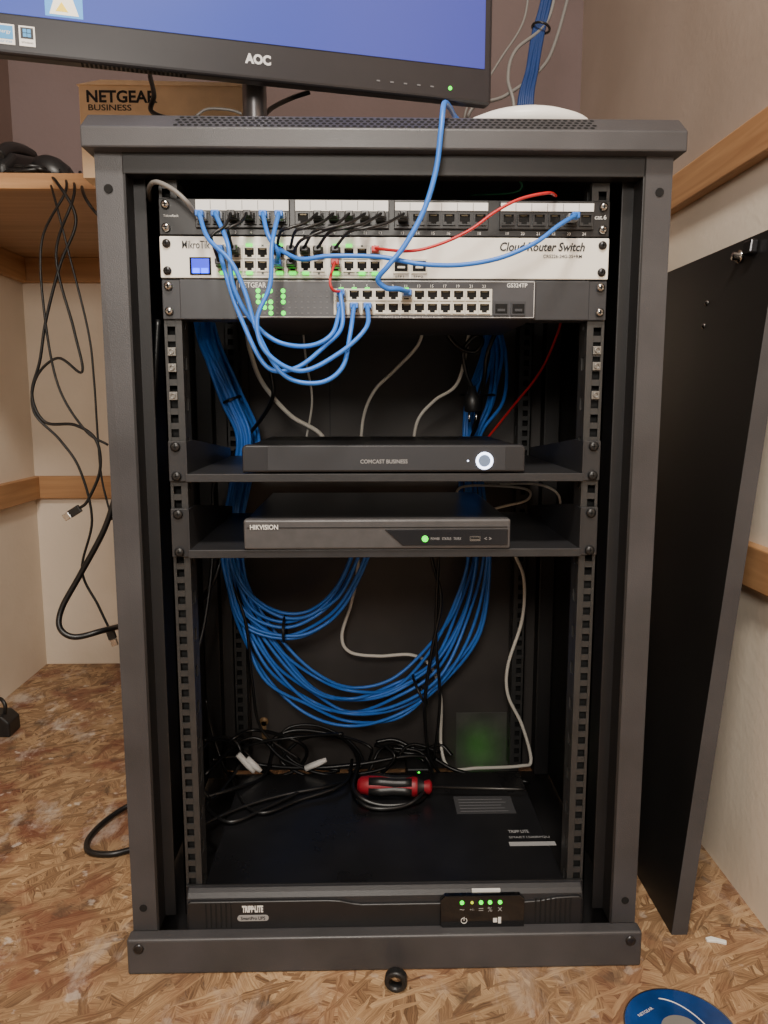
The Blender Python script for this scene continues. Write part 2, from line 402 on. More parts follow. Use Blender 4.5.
for (u, v) in ((178, 352), (179, 396), (590, 350), (589, 395), (180, 368), (589, 366)):
    z = Zv(v, .02); x = -.2335 if u < 384 else .2335
    k = MB().box(x-.0045, x+.0045, .019, .0215, z-.0045, z+.0045)
    k.revolve([(0, .0032), (.0012, .0032), (.0012, .002), (-.001, .002)], (x, .019, z), (0, -1, 0), 0, 12)
    k.done("cage_nut", M_nut, rk, bevel=.0005)

def screw_at(th, x, z, y=.016, m=M_screw, r=.0045):
    s = MB().revolve([(0, r), (.0015, r), (.003, r*.6), (.0031, .00001)], (x, y, z), (0, -1, 0), 0, 14)
    s.box(x-r*.55, x+r*.55, y-.0034, y-.003, z-.0006, z+.0006, 1); s.box(x-.0006, x+.0006, y-.0034, y-.003, z-r*.55, z+r*.55, 1)
    return s.done("mounting_screw", [m, M_hole], th)

def socket_mb(shell_w=.0125, shell_h=.0115, flip=False):
    k = MB(); w = shell_w/2; h = shell_h/2; t = .0013
    k.box(-w, w, -.0025, 0, h-t, h); k.box(-w, w, -.0025, 0, -h, -h+t)
    k.box(-w, -w+t, -.0025, 0, -h+t, h-t); k.box(w-t, w, -.0025, 0, -h+t, h-t)
    k.box(-w+t, w-t, -.0005, 0, -h+t, h-t, 1)
    sgn = -1 if flip else 1
    for sx in (-1, 1):
        k.box(sx*(w-t), sx*(w*.42), -.0022, -.0005, sgn*(-h+t), sgn*(-h+t+.0022), 0)
    k.box(-w*.5, w*.5, -.0010, -.0005, sgn*(h-t-.0016), sgn*(h-t), 2)
    return k
def place_sockets(th, name, shellmat, pts, **kw):
    first = None
    for (x, y, z) in pts:
        if first is None:
            k = socket_mb(**kw)
            for v in k.v: v += Vector((x, y, z))
            first = k.done(name, [shellmat, M_hole, M_gold], th); off = first.location-(Vector((x, y, z))-Vector(th["o"]))
        else:
            o = first.copy(); COL.objects.link(o); o.parent = th; o.location = Vector((x, y, z))-Vector(th["o"])+off

# ------------------------------------------------------------------ patch panel
YF = .018
z0, z1 = Zv(236), Zv(199.5)
pp = thing("patch_panel", "black patch panel with white label strips mounted above the switches", "patch panel", (0, .05, z0))
MB().box(-.241, .241, YF, YF+.002, z0, z1).box(-.222, .222, YF+.002, YF+.06, z0+.004, z1-.004).done("panel_body", M_black, pp, bevel=.0008)
num = MB(); pts = []
PORTP = {}
n = 0
for gi, gc in enumerate((243, 342, 441, 546)):
    for i in range(6):
        n += 1; u = gc+(i-2.5)*15.4; x = Xu(u, 220); pts.append((x, YF-.004, Zv(220))); PORTP[n] = x
        num.text(str(n), (x, YF-.0006, Zv(233)), h=.003, m=0)
    xa, xb = Xu(gc-47, 220), Xu(gc+47, 220)
    MB().box(xa, xb, YF-.004, YF, Zv(229.5), Zv(201)).done("keystone_frame", M_portb, pp, bevel=.0008)
    lab = MB()
    lt = 202 if gi < 2 else 203.5
    lab.box(xa+.001, xb-.001, YF-.0055, YF-.004, Zv(212.5 if gi < 2 else 211.5), Zv(lt), 0)
    for i in range(1, 6):
        xx = xa+(xb-xa)*i/6; lab.box(xx-.0003, xx+.0003, YF-.0058, YF-.0055, Zv(211.5), Zv(lt+.5), 1)
    lab.done("label_strip", [M_tag, M_greyc], pp)
num.text("cat.6", (Xu(600.5, 216), YF-.0006, Zv(216)), w=.0125, m=0)
num.text("TeknoRack", (Xu(171, 217), YF-.0006, Zv(217)), w=.016, m=0)
num.done("lettering", M_white, pp, flat=True)
place_sockets(pp, "network_socket", M_portb, pts, shell_w=.0135, shell_h=.0125)
for x in (-.2335, .2335):
    for v in (206, 229): screw_at(pp, x, Zv(v), m=M_chrome)

# ------------------------------------------------------------------ white router switch
z0, z1 = Zv(279), Zv(237.5)
mk = thing("router_switch", "cream-white rack router switch with small blue display", "network switch", (0, .1, z0))
MB().box(-.241, .241, YF-.002, YF, z0, z1).box(-.220, .220, YF, YF+.17, z0+.001, z1-.001).done("case", M_mtik, mk, bevel=.001)
MB().box(Xu(190, 258), Xu(211.5, 258), YF-.0035, YF-.002, Zv(276), Zv(258.5), 0).box(Xu(192, 258), Xu(209.5, 258), YF-.0038, YF-.0035, Zv(274.5), Zv(260), 1).done("display", [M_gloss, M_lcd], mk)
for u in (197, 205.5):
    MB().box(Xu(u-3.4, 272), Xu(u+3.4, 272), YF-.0046, YF-.0038, Zv(274.5), Zv(269.5)).done("indicator_light", M_ledb, mk)
MB().text("MikroTik", (Xu(196.5, 246), YF-.0026, Zv(246)), w=.0295, h=.0080, bold=.008).done("lettering", M_dkprint, mk, flat=True)
MB().text("Cloud Router Switch", (Xu(542, 246.5), YF-.0026, Zv(246.5)), w=.092, h=.0094, bold=.026, shear=.22).done("lettering", M_dkprint, mk, flat=True)
MB().text("CRS226-24G-2S+RM", (Xu(562, 256), YF-.0026, Zv(256)), w=.042, h=.0036, bold=.01).done("lettering", M_dkprint, mk, flat=True)
MB().text("SFP1      SFP2", (Xu(409, 277), YF-.0026, Zv(276.8)), w=.03, h=.0022).done("lettering", M_dkprint, mk, flat=True)
pts = []; MK = {}
cols = [224+13*i for i in range(4)]+[280+13*i for i in range(4)]+[336+13*i for i in range(4)]
lit = {(0, 1), (1, 1), (2, 1), (2, 0), (4, 0), (4, 1), (5, 1), (8, 0), (8, 1), (6, 1), (9, 0), (10, 1), (11, 1)}
for g in range(3):
    MB().box(Xu(cols[g*4]-7.5, 260), Xu(cols[g*4+3]+7.5, 260), YF-.0028, YF-.002, Zv(276), Zv(246)).done("port_block", M_port, mk)
for i, u in enumerate(cols):
    for r, v in enumerate((254, 267)):
        x = Xu(u, v); pts.append((x, YF-.0028, Zv(v))); MK[(i, r)] = (x, Zv(v))
        zz = Zv(246.8) if r == 0 else Zv(274.2)
        on = (i, r) in lit
        q = .0034 if on else .0012
        MB().box(x-q, x+q, YF-(.006 if on else .0034), YF-.0028, zz-(.0016 if on else .001), zz+(.0016 if on else .001)).done("indicator_light", M_ledg if on else M_ledo, mk)
place_sockets(mk, "network_socket", M_port, pts, shell_w=.0125, shell_h=.0122)
for u in (401, 419):
    x = Xu(u, 266); MB().box(x-.0085, x+.0085, YF-.005, YF-.002, Zv(274), Zv(259.5), 0).box(x-.007, x+.007, YF-.0053, YF-.005, Zv(272), Zv(261.5), 1).box(x-.004, x+.004, YF-.006, YF-.0053, Zv(269), Zv(267), 0).done("fibre_socket", [M_port, M_hole], mk)
for x in (-.2335, .2335):
    for v in (245, 272): screw_at(mk, x, Zv(v), y=.0155)

# ------------------------------------------------------------------ dark switch
z0, z1 = Zv(320), Zv(280)
ng = thing("network_switch", "dark grey rack network switch with green status lights", "network switch", (0, .1, z0))
for sx in (-1, 1):
    MB().box(.16*sx, .241*sx, YF, YF+.002, z0, z1).box(.16*sx, .222*sx, YF-.001, YF+.03, z0, z1).done("mounting_bracket", M_ngr2, ng, bevel=.001)
MB().box(Xu(236, 300), Xu(535, 300), YF-.006, YF+.2, z0+.0005, z1-.0005).done("case", M_ngr, ng, bevel=.002)
y = YF-.0064
k = MB(); kon = MB()
for r, v in enumerate((292, 297.5, 303, 308.5, 314)):
    for c in range(12):
        u = 259+c*6.2; x = Xu(u, 300); on = (c in (0, 1, 2, 4) and (r*5+c*3) % 4 != 3)
        if on: kon.cyl((x, y+.0006, Zv(v)), (0, -1, 0), .0025, .0008, 0, 10)
        else: k.box(x-.0012, x+.0012, y, y+.0004, Zv(v)-.0007, Zv(v)+.0007, 0)
k.done("unlit_indicators", M_gdim, ng)
kon.done("lit_indicators", M_ledg, ng)
xa, xb, za, zb = Xu(238, 300), Xu(533, 300), Zv(318), Zv(282)
MB().box(Xu(334, 300), Xu(491, 300), YF-.0068, YF-.006, Zv(315.5), Zv(289.5)).done("port_block", M_port, ng)
t = MB()
t.text("NETGEAR", (Xu(253.5, 286.3), y-.0001, Zv(286.3)), w=.029, h=.0055, bold=.01)
t.text("GS324TP", (Xu(516, 285.8), y-.0001, Zv(285.8)), w=.022, h=.0044, bold=.01)
t.text("ProSAFE 24-Port Gigabit Smart Switch", (Xu(411, 318.2), y-.0001, Zv(317.9)), w=.07, h=.0026)
for i in range(12): t.text(str(i*2+1), (Xu(341+i*12.9, 300), y-.0001, Zv(286.8)), h=.003)
t.frame(xa, xb, y, za, zb)
t.done("lettering", M_white, ng, flat=True)
pts = []; NG = {}
for i in range(12):
    u = 341.5+i*12.9
    for r, v in enumerate((296, 309)): x = Xu(u, 300); pts.append((x, YF-.0068, Zv(v))); NG[(i, r)] = (x, Zv(v))
place_sockets(ng, "network_socket", M_port, pts, shell_w=.0128, shell_h=.0118)
for i in (0, 1, 2, 5):
    x = NG[(i, 0)][0]; MB().box(x-.0025, x+.0025, YF-.0075, YF-.0064, Zv(290.2), Zv(288.6)).done("indicator_light", M_ledg, ng)
for u in (500, 517):
    x = Xu(u, 305); MB().box(x-.008, x+.008, YF-.0085, YF-.006, Zv(316), Zv(302), 0).box(x-.0065, x+.0065, YF-.0088, YF-.0085, Zv(314), Zv(304.5), 1).box(x-.004, x+.004, YF-.0095, YF-.0088, Zv(312), Zv(309.5), 0).done("fibre_socket", [M_ngr2, M_hole], ng)
for x in (-.2335, .2335):
    for v in (287, 312): screw_at(ng, x, Zv(v), m=M_chrome)

# ------------------------------------------------------------------ cantilever shelves
def rack_shelf(v_lip_bot, v_lip_top, v_ear, label):
    zb, zt, ze = Zv(v_lip_bot, .018), Zv(v_lip_top, .018), Zv(v_ear, .018)
    th = thing("rack_shelf", label, "rack shelf", (0, .16, zb), group="steel shelves in the rack")
    MB().box(-.221, .221, .012, .3, zt-.0015, zt).box(-.221, .221, .010, .012, zb, zt).done("shelf_plate", M_shelf, th, bevel=.0006)
    for sx in (-1, 1):
        MB().box(.221*sx, .241*sx, YF-.001, YF+.001, zb, ze).done("mounting_ear", M_shelf, th, bevel=.0008)
        MB().prism([(.012, zb), (.012, ze), (.05, ze), (.29, zt+.012), (.29, zb)], .2195*sx, .2213*sx, 'x').done("side_bracket", M_shelf, th)
        for z in (zb+.006, ze-.006): screw_at(th, .2325*sx, z, m=M_black, r=.0055)
    return zt
zs1 = rack_shelf(481, 473, 441, "black steel cantilever shelf carrying a slim modem")
zs2 = rack_shelf(556, 548, 508, "black steel cantilever shelf carrying a video recorder")

# modem
xa, xb = Xu(243, 460, .014), Xu(524, 460, .014); ztop = Zv(444.5, .014)
md = thing("modem", "slim black modem with glowing white ring light on shelf", "modem", ((xa+xb)/2, .11, zs1))
zz = zs1+.001
MB().box(xa+.006, xb-.006, .016, .215, zz, ztop).done("case", M_black, md, bevel=.004, segs=4)
MB().prism([(xa, zz+.001), (xa, ztop-.003), (xa+.003, ztop), (xb-.003, ztop), (xb, ztop-.003), (xb, zz+.001)], .008, .024).done("front_bezel", mat("modem_face", S(38, 38, 41), .35), md, bevel=.003, segs=3)
MB().box(xa+.028, xb-.022, .0072, .008, zz+.003, ztop-.0015).done("front_panel", mat("modem_panel", S(46, 47, 51), .4), md, bevel=.0003)
MB().text("COMCAST BUSINESS", (Xu(384, 461, .007), .0069, Zv(461.5, .007)), w=.052, h=.0044, bold=.012).done("lettering", M_gprint, md, flat=True)
cx, cz_ = Xu(484.5, 461, .007), Zv(461, .007)
ringp = [Vector((cx+.0082*math.cos(a*math.pi/16), .0068, cz_+.0082*math.sin(a*math.pi/16))) for a in range(32)]
MB().tube(ringp, .0015, closed=True).done("ring_light", M_ledw, md)
MB().cyl((cx, .0072, cz_), (0, -1, 0), .0066, .001).done("button", mat("modem_button", S(120, 140, 170), .35), md)
MB().box(cx-.019, cx-.0175, .0068, .0072, cz_-.0008, cz_+.0008).done("indicator_light", M_ledw, md)

# video recorder
xa, xb = Xu(244.5, 535, .012), Xu(509.5, 535, .012); ztop = Zv(518.5, .012); zz = zs2+.001
dv = thing("video_recorder", "dark grey security video recorder with green light on shelf", "video recorder", ((xa+xb)/2, .15, zs2))
MB().box(xa+.001, xb-.001, .02, .27, zz, ztop-.001).done("case", mat("recorder_case", S(24, 24, 25), .3, .2), dv, bevel=.002)
MB().prism([(xa, zz), (xa, ztop), (xb, ztop), (xb, zz)], .006, .022).done("front_bezel", mat("recorder_face", S(78, 77, 78), .4, .2, .1, 80), dv, bevel=.0025, segs=3)
xs = Xu(390, 538, .006)
MB().prism([(xs-.006, ztop-.0115), (xb-.003, ztop-.0115), (xb-.003, zz+.004), (xs+.014, zz+.004)], .0045, .007).done("control_window", mat("window_grey_gloss", S(30, 30, 33), .2, coat=.4), dv, bevel=.0006)
MB().box(xa+.004, xb-.004, .0052, .0065, ztop-.0095, ztop-.0087).done("trim_line", M_hole, dv)
MB().text("HIKVISION", (Xu(264, 527, .0045), .0046, Zv(526.8, .0045)), w=.031, h=.0055, bold=.012).done("lettering", M_white, dv, flat=True)
x, z = Xu(425, 539, .004), Zv(539, .004)
MB().cyl((x, .0046, z), (0, -1, 0), .0036, .0012).done("indicator_light", M_ledg, dv)
MB().text("POWER   STATUS   TX/RX", (Xu(446, 539, .004), .0043, Zv(539, .004)), w=.034, h=.0028).done("lettering", M_gprint, dv, flat=True)
x = Xu(475, 538, .004)
MB().box(x-.006, x+.006, .0035, .0045, z-.0028, z+.0028, 0).box(x-.005, x+.005, .0033, .0036, z-.0004, z+.0016, 1).done("data_socket", [M_chrome, M_hole], dv)
MB().text("< >", (Xu(488, 539, .004), .0043, z), w=.008).done("lettering", M_gprint, dv, flat=True)

# ------------------------------------------------------------------ battery backup
UB, UT = .0155, .083
up_ = thing("power_backup_unit", "black rack battery backup unit with green lights at the rack bottom", "battery backup", (0, .16, UB))
MB().box(-.2212, .2212, .018, .31, UB, UT).done("case", mat("ups_case", S(23, 23, 25), .3, .1, .25, 14, rvar=.12), up_, bevel=.002)
zb, zt = Zv(928, .01), Zv(887, .01)
MB().box(-.241, .241, .018, .0215, zb, zt).done("mounting_ear", M_black, up_, bevel=.001)
M_bez = mat("ups_bezel", S(36, 36, 39), .42, 0, .1, 80, .2, 900)
# sculpted bezel: rounded section running the full width
prof = [(.020, zb), (.008, zb), (.005, zb+.004), (.005, zt-.016), (.0065, zt-.009), (.010, zt-.004), (.015, zt-.001), (.020, zt)]
MB().prism(prof, -.238, .238, 'x', smooth=False).done("front_bezel", M_bez, up_, bevel=.002, segs=3)
top = [(-.232, zt-.0105), (-.07, zt-.0105), (-.055, zt-.0115), (-.040, zt-.015), (-.028, zt-.0165), (.165, zt-.0165), (.185, zt-.015), (.205, zt-.0115), (.222, zt-.0105), (.232, zt-.0105)]
P = [(-.236, zb+.003), (-.236, zt-.013)]+top+[(.236, zt-.013), (.236, zb+.003)]
MB().prism(P, .0015, .008).done("raised_fascia", mat("ups_fascia", S(27, 27, 29), .38, 0, .1, 80, .2, 900), up_, bevel=.0018, segs=3)
for (ua, ub) in ((205, 232), (535, 575)):
    g = MB()
    for u in range(ua, ub, 5): g.box(Xu(u, 905, .001), Xu(u+1.5, 905, .001), .0008, .0018, Zv(925, .001), Zv(901, .001))
    g.done("vent_grille", M_hole, up_)
y = .0010
MB().text("TRIPP·LITE", (Xu(252.5, 907, y), y, Zv(907, y)), w=.025, h=.0088, bold=.055).done("lettering", M_white, up_, flat=True)
t = MB(); cxl, czl = Xu(253, 916, y), Zv(916, y); hw, hh = .0185, .0038
ol = []
for k_ in range(24):
    a = k_*math.pi/12; ol.append((cxl+(hw-hh)*(1 if math.cos(a) > 0 else -1)+hh*math.cos(a), czl+hh*math.sin(a)))
t.prism(ol, y-.0001, y+.001, m=0); t.text("SmartPro UPS", (cxl, y-.0003, czl), w=.029, h=.0044, bold=.02, m=1)
t.done("name_badge", [M_gprint, M_hole], up_)
xa, xb = Xu(440, 912, 0), Xu(524, 912, 0)
MB().prism([(xa+.004, Zv(928, 0)), (xa, Zv(925, 0)), (xa, Zv(900, 0)), (xa+.006, Zv(895.5, 0)), (xb-.006, Zv(895.5, 0)), (xb, Zv(900, 0)), (xb, Zv(928, 0))], -.003, .004).done("control_panel", M_gloss, up_, bevel=.001)
yy = -.0034
M_amb = mat("led_amber", S(190, 200, 60), .4, emit=S(190, 220, 60), estr=.8)
for i, u in enumerate((462, 472, 481, 490, 500)):
    x = Xu(u, 905, yy)
    MB().cyl((x, yy+.0003, Zv(904, yy)), (0, -1, 0), .0026 if i != 1 else .0018, .0008, 0, 12).done("indicator_light", M_ledg if i != 1 else M_amb, up_)
t = MB()
for i, u in enumerate((462, 472, 481, 490, 500)):
    x = Xu(u, 910, yy)
    t.text(("~", "+/-", "=", "%", "x")[i], (x, yy, Zv(911, yy)), w=.0055)
t.done("lettering", M_gprint, up_, flat=True)
t = MB()
t.tube([Vector((Xu(464, 922, yy)+.0035*math.cos(a*math.pi/10+1.9), yy, Zv(922, yy)+.0035*math.sin(a*math.pi/10+1.9))) for a in range(18)], .0004)
t.box(Xu(464, 922, yy)-.0004, Xu(464, 922, yy)+.0004, yy-.0003, yy+.0003, Zv(922, yy), Zv(922, yy)+.0045)
t.done("power_symbol", M_white, up_)
MB().box(Xu(493, 922, yy), Xu(497, 922, yy), yy-.0003, yy+.0003, Zv(924, yy), Zv(920, yy)).done("speaker_symbol", M_white, up_)
MB().box(Xu(498, 922, yy), Xu(501, 922, yy), yy-.0003, yy+.0003, Zv(925, yy), Zv(919, yy)).done("slot_symbol", M_white, up_)
a, b2 = WZ(457, 814, UT), WZ(510, 796, UT)
MB().box(a.x, b2.x, a.y, b2.y, UT, UT+.0004).done("rating_sticker", M_sticker, up_)
t = MB()
for i in range(5):
    yl = a.y+(b2.y-a.y)*(i+.7)/6
    t.box(a.x+.006, b2.x-.01-.004*(i % 3), yl, yl+.0012, UT+.0004, UT+.0006)
t.done("sticker_lines", M_gdim, up_)
a = WZ(528, 834, UT)
t = MB(); t.text("TRIPP LITE", (a.x-.012, a.y+.006, UT+.0004), w=.028, h=.007, plane='top', bold=.02)
t.text("SMART1500RM2U", (a.x, a.y-.008, UT+.0004), w=.055, h=.005, plane='top')
t.done("lettering", M_gprint, up_, flat=True)
MB().box(a.x-.03, a.x+.032, a.y-.028, a.y-.019, UT, UT+.0004).done("sticker", M_gprint, up_)
x = Xu(486, 892, .006); MB().box(x-.017, x+.017, .0048, .0075, Zv(893.6, .006), Zv(890.6, .006)).done("sticker", M_white, up_)

# ------------------------------------------------------------------ cables
def plug_part(cb, p, d, m, ln=.02, w=.0108, h=.0075):
    d = Vector(d).normalized(); a = Vector((0, 0, 1)) if abs(d.z) < .9 else Vector((0, 1, 0)); s = d.cross(a).normalized(); t = s.cross(d)
    k = MB()
    def bx(l0, l1, w_, h_, mi):
        vs = [p+d*l+s*i*w_/2+t*j*h_/2 for l in (l0, l1) for j in (-1, 1) for i in (-1, 1)]
        k.add(vs, [(0, 2, 3, 1), (4, 5, 7, 6), (0, 1, 5, 4), (2, 6, 7, 3), (0, 4, 6, 2), (1, 3, 7, 5)], mi)
    bx(0, ln*.55, w, h, 0); bx(-ln*.55, 0, w*.75, h*.8, 1)
    ob = k.done("plug", [M_clear if m is not M_blackc else M_black, m], None, bevel=.0008)
    ob.parent = cb; ob.location = ob.location-cb.location
    return ob
def cable(name, label, pts, r, m, group=None, ends=(0, 0), cat="cable", n=9, seg=8):
    P = [p if isinstance(p, Vector) else pos(p) for p in pts]
    cb = MB().tube(crom(P, n), r, 0, seg).done(name, m, None, label=label, cat=cat, group=group)
    if ends[0]: plug_part(cb, P[0]+Vector((0, .010, 0)), (0, 1, 0), m)
    if ends[1]: plug_part(cb, P[-1]+Vector((0, .010, 0)), (0, 1, 0), m)
    return cb
PY = -.006
def pport(n_): return Vector((PORTP[n_], PY-.004, Zv(220)))
def mport(c, r): return Vector((MK[(c, r)][0], PY-.006, MK[(c, r)][1]))
def nport(c, r): return Vector((NG[(c, r)][0], PY-.008, NG[(c, r)][1]))
GB = "blue patch cables on the rack front"; R1 = .0024
LB = "blue patch cable looping between patch panel and dark switch"
cable("network_cable", LB, [pport(1), (208, 238, -.03), (231, 262, -.04), (245, 292, -.045), (259, 336, -.048), (284, 375, -.05), (318, 383, -.05), (342, 368, -.045), (350, 335, -.035), nport(1, 1)], R1, M_blue, GB, (1, 1))
cable("network_cable", LB, [pport(2), (228, 245, -.035), (233, 285, -.038), (250, 318, -.034), (276, 341, -.034), (308, 346, -.038), (332, 334, -.035), nport(0, 1)], R1, M_blue, GB, (1, 1))
cable("network_cable", LB, [pport(6), (272, 245, -.04), (270, 285, -.05), (257, 320, -.055), (266, 352, -.058), (300, 371, -.055), (338, 354, -.05), (366, 328, -.04), nport(2, 1)], R1, M_blue, GB, (1, 1))
cable("network_cable", "blue patch cable running down between patch panel and white router", [pport(5), (268, 235, -.03), (278, 252, -.03), mport(4, 1)], R1, M_blue, GB, (1, 1))
cable("network_cable", "long blue patch cable swept sideways across the white router", [pport(23), (558, 226, -.03), (535, 243, -.04), (500, 258, -.04), (460, 265, -.04), (420, 264, -.04), (380, 257, -.035), (330, 256, -.035), (300, 259, -.03), mport(4, 0)], R1, M_blue, GB, (1, 1))
cable("network_cable", "blue cable draped over the rack top into the dark switch",
      [(462, 124, .16), (455, 117, .10), (450, 108, .03), (444, 104, -.02), (441, 130, -.035), (436, 170, -.035), (424, 210, -.04), (405, 245, -.045), (388, 266, -.045), (378, 279, -.04), (386, 288, -.035), (398, 289, -.03), nport(5, 0)], .0028, M_blue, GB, (0, 1))
cable("network_cable", LB, [mport(0, 0), (226, 275, -.03), (240, 316, -.034), (266, 366, -.04), (296, 368, -.04), (326, 345, -.034), (342, 326, -.03), nport(0, 0)], R1, M_blue, GB, (1, 1))
GK = "short black patch cables on the rack front"; LK = "short black patch cable from patch panel to white router"
for (a, c, r, bow) in ((3, 0, 1, -8), (4, 1, 0, -6), (8, 4, 0, -6), (9, 5, 0, -6), (10, 5, 1, -6), (11, 6, 0, -6), (12, 7, 0, -4), (13, 8, 0, -4)):
    p0 = pport(a); p1 = mport(c, r); mid = (p0+p1)/2+Vector((bow*.001, -.022, -.002))
    q0 = p0*.75+p1*.25+Vector((0, -.016, -.004)); q1 = p0*.25+p1*.75+Vector((bow*.0008, -.016, .004))
    cable("network_cable", LK, [p0, q0, mid, q1, p1], .0016, M_blackc, GK, (1, 1))
cable("network_cable", "thin red patch cable crossing from patch panel to white router", [(556, 196, .012), (548, 193, -.02), (520, 199, -.03), (495, 212, -.035), (470, 230, -.038), (440, 244, -.038), (410, 251, -.035), mport(11, 0)], .0016, M_red, None, (0, 1))
cable("network_cable", "short red patch cable joining white router and dark switch", [mport(8, 1), (330, 280, -.025), (333, 290, -.025), nport(0, 0)], .0014, M_red, None, (1, 0))
cable("cable", "grey cable curling past the patch panel end", [(150, 200, .05), (149, 188, .02), (156, 182, .0), (172, 189, -.008), (186, 201, -.01), (194, 212, .0)], .0025, M_greyc, None)
cable("cable", "thin green wire at the top of the rack", [(500, 188, .1), (503, 178, .06), (515, 178, .05), (522, 186, .05), (512, 193, .06), (470, 195, .1)], .0012, M_green, None)

GBB = "blue cable loops inside the rack"; LBB = "blue network cable coiled in a large loop against the rack back"
def lerp(a, b, t): return a+(b-a)*t
def family(inner, outer, n_, r=.0027, lab=LBB):
    for j in range(n_):
        t = j/(n_-1); pts = []
        for (a, b) in zip(inner, outer):
            jt = min(1.15, max(-.15, t+random.uniform(-.13, .13)))
            pts.append((lerp(a[0], b[0], jt)+random.uniform(-1, 1), lerp(a[1], b[1], jt)+random.uniform(-1, 1), lerp(a[2], b[2], random.random())))
        cable("network_cable", lab, pts, r, M_blue, GBB, n=7, seg=7)
family(
 [(212, 318, .24), (222, 350, .30), (240, 395, .33), (258, 440, .345), (248, 490, .34), (242, 545, .34), (252, 598, .34), (282, 645, .34), (318, 674, .34), (352, 686, .34), (392, 679, .34), (428, 650, .34), (455, 605, .34), (468, 555, .34), (462, 500, .35), (462, 440, .345), (466, 400, .33), (482, 355, .30), (484, 318, .25)],
 [(196, 318, .27), (204, 350, .31), (224, 395, .37), (240, 440, .38), (234, 490, .38), (227, 545, .38), (236, 610, .38), (262, 676, .38), (305, 713, .38), (350, 725, .38), (400, 717, .38), (445, 686, .38), (478, 630, .38), (491, 555, .38), (484, 500, .38), (482, 440, .38), (500, 400, .36), (506, 355, .31), (498, 318, .27)], 10)
family(
 [(210, 318, .22), (214, 350, .30), (236, 400, .32), (250, 440, .325), (240, 490, .33), (232, 545, .32), (240, 575, .32), (258, 602, .32), (285, 614, .32), (312, 606, .32), (335, 585, .32), (356, 545, .32), (365, 500, .32)],
 [(196, 318, .24), (202, 350, .31), (220, 400, .335), (238, 440, .335), (230, 490, .335), (222, 545, .335), (227, 592, .335), (245, 624, .335), (280, 641, .335), (315, 633, .335), (347, 605, .335), (374, 545, .335), (382, 500, .335)], 7)
def tie(u, v, Y, ax, r=.012, depth=.03):
    c = W(u, v, Y); ax = Vector(ax).normalized(); a = Vector((0, 1, 0)); s = ax.cross(a).normalized()
    pts = [c+(s*math.cos(k*math.pi/10)*r+a*math.sin(k*math.pi/10)*depth) for k in range(20)]
    MB().tube(pts, .0022, 0, 6, closed=True).done("cable_tie", M_black, None, label="black hook-and-loop tie around a blue cable bundle", cat="cable tie", group="cable ties in the rack")
tie(233, 400, .345, (.4, 0, -1), .016); tie(285, 628, .33, (1, 0, 0), .02); tie(420, 690, .36, (1, 0, .5), .026); tie(478, 395, .35, (0, 0, 1), .026)

GW = "pale grey cables in the rack"; LW = "pale grey cable curving down inside the rack"
cable("cable", LW, [(246, 322, .25), (250, 350, .27), (262, 382, .29), (290, 415, .31), (322, 436, .33), (330, 470, .34)], .0034, M_whitec, GW)
cable("cable", LW, [(424, 322, .25), (418, 345, .27), (395, 370, .29), (375, 390, .30), (364, 415, .32), (360, 450, .34)], .0024, M_whitec, GW)
cable("cable", LW, [(470, 330, .25), (458, 382, .27), (435, 400, .29), (418, 420, .31), (412, 450, .34)], .0024, M_whitec, GW)
cable("cable", "white cable hanging from the lower shelf to the rack base", [(352, 500, .40), (358, 560, .40), (352, 600, .40), (342, 635, .4), (350, 652, .4), (378, 656, .4), (412, 655, .4), (432, 668, .4), (441, 700, .4), (441, 745, .38), (450, 768, .36), (478, 768, .36), (520, 766, .37), (531, 760, .38), (522, 725, .38), (508, 695, .38), (508, 665, .38), (522, 620, .38), (524, 580, .38), (515, 555, .37), (500, 520, .35)], .0028, M_whitec, GW)
cable("cable", "white cable loop behind the video recorder", [(455, 500, .36), (462, 487, .34), (500, 486, .33), (528, 490, .33), (527, 500, .33), (505, 506, .34), (470, 515, .35)], .002, M_whitec, GW)
cable("cable", "white cable end curling over the lower shelf", [(500, 484, .34), (535, 484, .32), (556, 492, .3), (560, 508, .3), (552, 530, .32)], .002, M_whitec, GW)
cable("cable", "thin red wire running down inside the rack", [(562, 315, .22), (557, 335, .24), (540, 372, .28), (510, 410, .33), (486, 440, .36)], .0018, M_red, None)
GKK = "loose black cables in the rack"
LK2 = "loose black power cable hanging inside the rack"
cable("cable", LK2, [(158, 320, .06), (155, 380, .05), (152, 480, .05), (156, 600, .05), (163, 740, .06), (172, 870, .08)], .0035, M_blackc, GKK)
cable("cable", LK2, [(285, 322, .25), (270, 360, .27), (272, 400, .28), (245, 440, .34), (215, 480, .35), (214, 540, .34), (205, 620, .3), (188, 690, .25), (184, 760, .2), (210, 800, .2)], .003, M_blackc, GKK)
cable("cable", LW, [(302, 322, .25), (306, 360, .3), (312, 400, .32), (306, 440, .34)], .0016, M_whitec, GW)
cable("cable", LK2, [(140, 622, .40), (168, 616, .40), (196, 604, .36), (212, 584, .34), (222, 556, .35), (226, 530, .37)], .004, M_blackc, GKK)
cable("cable", LK2, [(420, 500, .34), (432, 560, .33), (441, 600, .32), (432, 650, .32), (425, 700, .33), (428, 750, .34), (440, 775, .34)], .0028, M_blackc, GKK)
cable("cable", LK2, [(445, 500, .34), (438, 570, .32), (436, 640, .32), (440, 700, .33), (434, 760, .34)], .0024, M_blackc, GKK)
hp = cable("cable", "black power cord with a plug hanging over blue cables", [(440, 322, .24), (456, 345, .24), (474, 352, .235), (482, 342, .235), (476, 336, .24), (464, 350, .245), (466, 372, .245), (472, 388, .25)], .0032, M_blackc, None)
